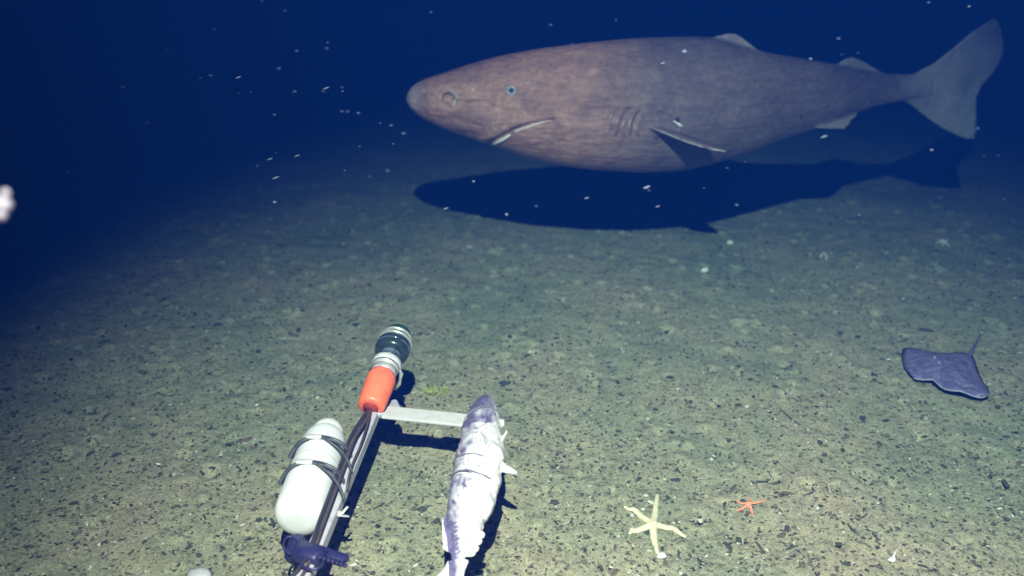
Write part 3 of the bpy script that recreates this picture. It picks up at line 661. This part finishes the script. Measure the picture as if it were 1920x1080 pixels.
# ------------------------------------------------------------------ skate
def build_skate():
    out = [(1690, 660), (1712, 663), (1740, 667), (1768, 668), (1795, 668), (1822, 672), (1830, 690), (1840, 714), (1850, 738), (1853, 757), (1838, 760), (1820, 757), (1800, 752), (1785, 750), (1768, 744), (1756, 736), (1746, 726), (1732, 724), (1714, 721), (1702, 711), (1694, 696), (1690, 678)]
    P = [on_ground(x, y) for x, y in out]; N = 8; sub = []
    for i in range(len(P)):
        a, b = P[i], P[(i+1) % len(P)]; sub += [a.lerp(b, k/4) for k in range(4)]
    c = on_ground(1768, 708); V, Fc = [], []; n = len(sub)
    sub = [sub[i]*.5+sub[i-1]*.25+sub[(i+1) % n]*.25 for i in range(n)]
    for layer in (1, -1):
        for j in range(N+1):
            t = j/N
            for i, p in enumerate(sub):
                q = c.lerp(p, t); e = p-c
                lift = .028*max(0, -(e.y*.9+e.x*.45)/.18)*t**3
                lift = min(lift, .040)
                rip = .006*math.sin(i*.42)*t**2
                hgt = .050*(1-t**1.6)+.016
                q.z = c.z+.006+(hgt+lift+rip if layer > 0 else max(.001, (lift+rip)*1+.006*t))
                if t == 1: q.z = c.z+.006+lift+rip+.013
                V.append(q)
    for L in (0, 1):
        o = L*(N+1)*n
        for j in range(N):
            for i in range(n): Fc.append((o+j*n+i, o+j*n+(i+1) % n, o+(j+1)*n+(i+1) % n, o+(j+1)*n+i))
    m, nt, b = newmat('skate_skin'); co = coords(nt); n1 = noise(nt, 20, 6, .78, co, .6); n2 = noise(nt, 70, 4, .7, co)
    r = ramp(nt, n1.outputs[0], [(.3, (.06, .052, .15)), (.48, (.11, .095, .21)), (.58, (.165, .145, .27)), (.68, (.34, .31, .45))])
    cc = mix(nt, .6, r.outputs[0], ramp(nt, n2.outputs[0], [(.35, (.6, .6, .6)), (.5, (1, 1, 1)), (.7, (1.5, 1.5, 1.5))]).outputs[0], 'MULTIPLY')
    lk(nt, cc, b.inputs['Base Color']); b.inputs['Roughness'].default_value = .7; bump(nt, n1.outputs[0], .5, .01, b)
    o = mesh('skate', V, Fc, m)
    bm = bmesh.new(); bm.from_mesh(o.data); bmesh.ops.remove_doubles(bm, verts=bm.verts, dist=.0008); bmesh.ops.recalc_face_normals(bm, faces=bm.faces); bm.to_mesh(o.data); bm.free()
    recentre(o); tag(o, 'flat bluish purple skate resting on the seabed at the right', 'skate')
    bpy.context.view_layer.update()
    rim = [p+Vector((0, -.003, 0)) for p in sub]
    i0, i1 = 10*4-2, 20*4-6
    pts = []
    for i in range(i0, i1):
        p = sub[i]; e = p-c; lift = min(.04, .028*max(0, -(e.y*.9+e.x*.45)/.18)); pts.append(Vector((p.x, p.y, c.z+.006+lift+.006*math.sin(i*.42)+.012)))
    mesh('fin_rim', *tube(pts, .0022, 6), simple('rim_pale', (.40, .38, .42), .6), o)
    mesh('tail', *tube(spline([on_ground(1815, 676, .03), on_ground(1824, 658, .02), on_ground(1832, 642, .012), on_ground(1838, 628, .008)], 6), [.010]*6+[.007]*6+[.005]*6+[.003], 8), m, o)
    for dx, dy in ((1748, 692), (1757, 703)):
        mesh('eye', *lathe(on_ground(dx, dy, .04), on_ground(dx, dy, .075), [(0, .014), (.6, .012), (1, .003)], 12), simple('skate_eye', (.42, .42, .5), .5), o)
build_skate()

# ------------------------------------------------------------------ shells, pebbles, small life
M_shell = simple('white_shell', (.62, .61, .57), .5, 0, .06)
def lump(name, c, r, sq, mat, seed, label, cat, group=None, el=1.3, ang=0, kind=None, sub=2):
    b = bmesh.new(); bmesh.ops.create_icosphere(b, subdivisions=sub, radius=1); rr = random.Random(seed)
    o3 = Vector((rr.random()*9, rr.random()*9, rr.random()*9))
    from mathutils import noise as mn
    for v in b.verts:
        k = 1+.5*mn.noise(v.co*1.3+o3)+.15*mn.noise(v.co*4+o3)
        p = Vector((v.co.x*r*el*k, v.co.y*r*k, v.co.z*r*sq*k)); v.co = Matrix.Rotation(ang, 3, 'Z') @ p
    me = bpy.data.meshes.new(name); b.to_mesh(me); b.free(); me.polygons.foreach_set('use_smooth', [True]*len(me.polygons)); me.materials.append(mat)
    o = bpy.data.objects.new(name, me); link(o); o.location = c; tag(o, label, cat, group, kind); return o
shells = [(1300, 829, 7), (1215, 786, 5), (1270, 730, 5), (994, 661, 7), (1197, 606, 4), (1203, 572, 5), (1098, 574, 3), (296, 871, 6), (482, 760, 6), (170, 1064, 6), (82, 1077, 5), (306, 1020, 4), (151, 832, 3),
          (1457, 710, 4), (1693, 561, 4), (1448, 547, 5), (1393, 553, 3), (1666, 675, 5), (1898, 968, 5), (1515, 831, 4), (1720, 828, 4), (1263, 982, 4), (1398, 1048, 4), (944, 1016, 4), (1146, 1065, 4), (365, 640, 4), (420, 670, 3), (250, 786, 4), (271, 732, 3),
          (1902, 560, 5), (1065, 890, 4), (1310, 795, 4), (1270, 612, 3), (560, 690, 3), (850, 560, 3), (1050, 500, 3), (690, 520, 3), (1120, 460, 3), (930, 500, 3), (1600, 890, 4), (1480, 930, 3), (1540, 1000, 3), (1850, 880, 3)]
for i, (x, y, s) in enumerate(shells):
    p = on_ground(x, y, .004); lump('shell_fragment', p, s*.42*mpp(p), .55, M_shell, i, 'small white shell fragment lying on the olive seabed', 'shell', 'white shell fragments on the seabed', 1+(i*37 % 10)/8, i*1.3, sub=2)
p = on_ground(1240, 1046, .008); lump('shell', p, .016, .7, M_shell, 91, 'knobbly whitish shell at the lower tip of the cream starfish', 'shell')
p = on_ground(1672, 1052, .006); sh = lump('shell', p, .013, .7, M_shell, 92, 'whitish pointed shell on bare silt near the lower right corner', 'shell')
bpy.context.view_layer.update()
mesh('spike', *tube([p, on_ground(1677, 1042, .012), on_ground(1682, 1034, .018)], [.006, .003, .001], 8), M_shell, sh)
p = on_ground(1321, 509, .01); lump('sponge', p, .022, .9, M_star3, 93, 'round pale sponge on the seabed below the shadow of the shark', 'sponge')
p = on_ground(1368, 457, .01); lump('sponge', p, .022, .8, M_star3, 94, 'dim pale sponge just under the shadow of the fin', 'sponge')
o = mesh('worm', *tube(spline([on_ground(1538, 484, .01), on_ground(1543, 480, .02), on_ground(1548, 483, .02), on_ground(1549, 489, .01)], 5), .007, 8), M_star3); recentre(o); tag(o, 'curled pale worm on the seabed to the right of the shadow of the shark', 'worm')
M_rag = simple('pale_lump', (.42, .40, .42), .7)
p = at_z(372, 1078, .03); lump('white_lump', p, .034, .6, M_rag, 95, 'whitish lump cut off by the bottom edge at left', 'lump', el=1.6, ang=-.6)
# yellowish green tuft
p = on_ground(820, 736); parts = []
for k in range(46):
    a = random.uniform(0, 6.28); r = random.uniform(.01, .05); h = random.uniform(.01, .03)
    q = p+Vector((math.cos(a)*r*1.3, math.sin(a)*r, 0)); parts.append(tube([q, q+Vector((math.cos(a)*.008, math.sin(a)*.008, h)), q+Vector((math.cos(a)*.02, math.sin(a)*.02, h*.7))], [.003, .0022, .0008], 5))
o = mesh('algae_tuft', *join(*parts), simple('yellow_green', (.42, .44, .12), .8)); recentre(o); tag(o, 'low yellowish green tuft right of the sensor head', 'tuft')
# dark twigs / worm trails
twigs = [([(1462, 768), (1478, 782), (1486, 790), (1500, 797)], 'crooked dark twig below the middle of the picture, left of the skate'), ([(1604, 966), (1614, 972), (1626, 964)], 'short dark twig, upper of a close pair at the lower right'), ([(1590, 984), (1598, 994), (1606, 1001)], 'short dark twig, lower of a close pair at the lower right'),
         ([(1634, 1000), (1642, 1006), (1645, 1016)], 'tiny hooked dark twig beside the close pair of twigs'), ([(1474, 1031), (1484, 1027), (1496, 1024)], 'straight dark twig below and right of the orange starfish'), ([(1542, 880), (1552, 884), (1562, 884)], 'bent dark twig above the close pair of twigs'), ([(1270, 1030), (1273, 1038), (1272, 1046)], 'dark upright twig just right of the shell at the cream starfish'),
         ([(1418, 1016), (1424, 1026), (1430, 1034)], 'thick dark twig straight below the orange starfish'), ([(1508, 930), (1520, 926), (1526, 924)], 'small dark twig right of the orange starfish'), ([(700, 955), (715, 948), (722, 944)], 'dark twig in the gap between the arm and the bait fish')]
for pts, lab in twigs:
    q = spline([on_ground(x, y, .003) for x, y in pts], 5); k = len(q); rr = [.0045*(1-.6*abs(2*i/(k-1)-1)) for i in range(k)]
    o = mesh('twig', *tube([v+Vector((random.uniform(-1, 1), random.uniform(-1, 1), 0))*.0015 for v in q], rr, 7), M_dark); recentre(o); tag(o, lab, 'twig', 'dark twigs on the seabed')
# pebbles: dark stones
stones = [(288, 816, 13), (300, 830, 9), (400, 832, 10), (160, 1022, 9), (1700, 838, 10), (1685, 836, 8), (1683, 955, 10), (1480, 690, 9), (1372, 700, 9), (1272, 579, 7), (1098, 600, 7), (1115, 690, 7), (1474, 692, 8), (730, 900, 8), (1108, 858, 8), (1290, 622, 6), (340, 900, 7), (1560, 735, 7), (1785, 1000, 8)]
for i, (x, y, s) in enumerate(stones):
    q = on_ground(x, y, .0); lump('pebble', q, s*.42*mpp(q), .55, M_dark2 if i % 3 else M_dark, 200+i, 'small dark olive pebble half sunk in the silt', 'pebble', 'dark pebbles sunk in the silt', 1.2, i*.9)

# ------------------------------------------------------------------ marine snow
def fluff(name, col, power, amount):
    m, nt, b = newmat(name); out = nt.nodes['Material Output']
    b.inputs['Base Color'].default_value = (*col, 1); b.inputs['Roughness'].default_value = .9
    lw = nt.nodes.new('ShaderNodeLayerWeight'); lw.inputs[0].default_value = .5
    inv = nt.nodes.new('ShaderNodeMath'); inv.operation = 'SUBTRACT'; inv.inputs[0].default_value = 1; lk(nt, lw.outputs['Facing'], inv.inputs[1])
    pw = nt.nodes.new('ShaderNodeMath'); pw.operation = 'POWER'; lk(nt, inv.outputs[0], pw.inputs[0]); pw.inputs[1].default_value = power
    am = nt.nodes.new('ShaderNodeMath'); am.operation = 'MULTIPLY'; lk(nt, pw.outputs[0], am.inputs[0]); am.inputs[1].default_value = amount
    lk(nt, am.outputs[0], b.inputs['Alpha']); return m
M_snow = fluff('snow_flake', (.36, .36, .48), 1.5, .62); M_snow2 = fluff('dim_flake', (.14, .17, .28), 1.5, .22); M_clump = fluff('dull_flake', (.36, .37, .46), 1.4, .75)
snow = [(1283, 96, 9, 4.4, 1, 'roundest bright speck drifting in front of the back of the shark'), (1243, 118, 6, 4.3, 2, 'dim streak drifting below the bright speck in front of the back of the shark'),
        (1213, 351, 9, 4.2, 2, 'long slanting white fleck over the shadow of the shark'), (1233, 387, 5, 4.4, 2, 'small fleck under the long slanting one over the shadow'),
        (950, 402, 6, 4.6, 1, 'bright speck low over the middle of the head of the shadow'), (836, 391, 6, 4.5, 2, 'bright fleck over the snout tip of the shadow'),
        (888, 340, 5, 4.6, 1, 'speck at the upper edge of the shadow of the head'), (1100, 371, 6, 4.6, 2, 'dim streak over the middle of the shadow'),
        (517, 333, 8, 4.2, 2, 'brightest slanted fleck in the dark water left of the shark'), (515, 379, 6, 4.3, 1, 'greenish white speck below the slanted fleck at left'),
        (1817, 12, 6, 4.5, 1, 'white speck above the tail fin at the top edge'), (447, 145, 7, 4, 2, 'pale fleck in dark water at upper left, right of a fainter one'),
        (376, 146, 5, 4, 2, 'faint fleck in the dark water at upper left'), (1545, 256, 8, 4.7, 2, 'streaky fleck just under the pelvic fin'), (1364, 315, 5, 4.5, 1, 'dim speck below the tip of the side fin'),
        (1609, 99, 5, 4.8, 1, 'small bright speck just over the second back fin'), (1578, 102, 5, 4.8, 2, 'small bright fleck in front of the second back fin'), (1520, 110, 6, 4.8, 1, 'dim speck touching the back between the two back fins'),
        (1747, 281, 6, 4.8, 1, 'white speck under the lower lobe of the tail'), (506, 298, 6, 4.3, 2, 'left one of two pale flecks above the slanted fleck'), (557, 292, 6, 4.3, 2, 'right one of two pale flecks above the slanted fleck'),
        (1072, 83, 5, 4.6, 2, 'fleck just above the back behind the head'), (612, 165, 7, 4.2, 2, 'flat pale fleck in blue water left of the snout'), (1845, 292, 5, 4.9, 1, 'left dim speck of a pair at right under the tail'), (1872, 292, 5, 4.9, 1, 'right dim speck of a pair at right under the tail'),
        (1398, 303, 4, 4.6, 1, 'tiny dim speck behind the tip of the side fin'), (1320, 352, 4, 4.6, 1, 'tiny speck over the shadow of the side fin root')]
def flake(px, py, s, Y, k, mat, seed):
    p = at_y(px, py, Y); return p, s*.62*mpp(p), (.7 if k == 1 else .35), (1.0 if k == 1 else 1.5)
for i, (x, y, s, Y, k, lab) in enumerate(snow):
    p, r, sq, el = flake(x, y, s, Y, k, M_snow, i); o = lump('floating_speck', p, r, sq, M_snow if s > 5 or i < 12 else M_snow2, 300+i, lab, 'speck', 'flakes of marine snow', el, 0)
    o.rotation_euler = (0, -.35 if k == 2 else 0, 0)
near = [(8, 366, 9), (10, 384, 11), (4, 400, 9)]
for i, (x, y, s) in enumerate(near): pass
for i in range(62):
    if i < 30: x, y = random.gauss(640, 160), random.uniform(0, 330)
    else: x, y = random.uniform(120, 1900), random.uniform(0, 420)
    Y = random.uniform(3.6, 4.9); p, r, sq, el = flake(x, y, random.uniform(4, 10), Y, 1, M_snow2, i)
    if abs(y-190) < 160 and 760 < x < 1900 and random.random() < .8: continue
    if x < 0 or p.z < .15: continue
    lump('floating_speck', p, r, sq, M_snow2, 400+i, 'faint speck of marine snow adrift in the blue water', 'speck', 'faint marine snow', el, 0, sub=1)
# blurred clump drifting close to the lens at the left edge
b = bmesh.new()
parts = []
for x, y, s in ((10, 362, 9), (10, 383, 13), (3, 402, 11), (-6, 380, 14)):
    p = at_y(x, y, 1.3); parts.append(lathe(p-Vector((0, 0, s*mpp(p))), p+Vector((0, 0, s*mpp(p))), [(0, .001), (.1, s*mpp(p)*.6), (.3, s*mpp(p)*.92), (.5, s*mpp(p)), (.7, s*mpp(p)*.9), (.9, s*mpp(p)*.58), (1, .001)], 14))
b.free()
o = mesh('floating_clump', *join(*parts), M_clump); recentre(o); tag(o, 'whitish blurred clump drifting at the left edge', 'clump')

# ------------------------------------------------------------------ water body
x0, x1, y0, y1, z0, z1 = -47, 47, -22, 62, -1.1, 3.0
x0, x1, y0, y1 = -46, 46, -21, 61
V = [(x, y, z) for x in (x0, x1) for y in (y0, y1) for z in (z0, z1)]
Fc = [(0, 1, 3, 2), (4, 6, 7, 5), (0, 4, 5, 1), (2, 3, 7, 6), (0, 2, 6, 4), (1, 5, 7, 3)]
hz = mesh('haze', V, Fc, None, smooth=False); m = bpy.data.materials.new('sea_water_haze'); m.use_nodes = True; nt = m.node_tree; nt.nodes.clear()
out = nt.nodes.new('ShaderNodeOutputMaterial'); pv = nt.nodes.new('ShaderNodeVolumePrincipled')
pv.inputs['Color'].default_value = (.003, .036, .25, 1); pv.inputs['Absorption Color'].default_value = (0.0, .34, .50, 1); pv.inputs['Density'].default_value = .11; pv.inputs['Anisotropy'].default_value = .3
lk(nt, pv.outputs[0], out.inputs['Volume']); hz.data.materials.append(m); tag(hz, kind='stuff')
hz['label'] = 'clear blue sea water fading far things into dark blue'
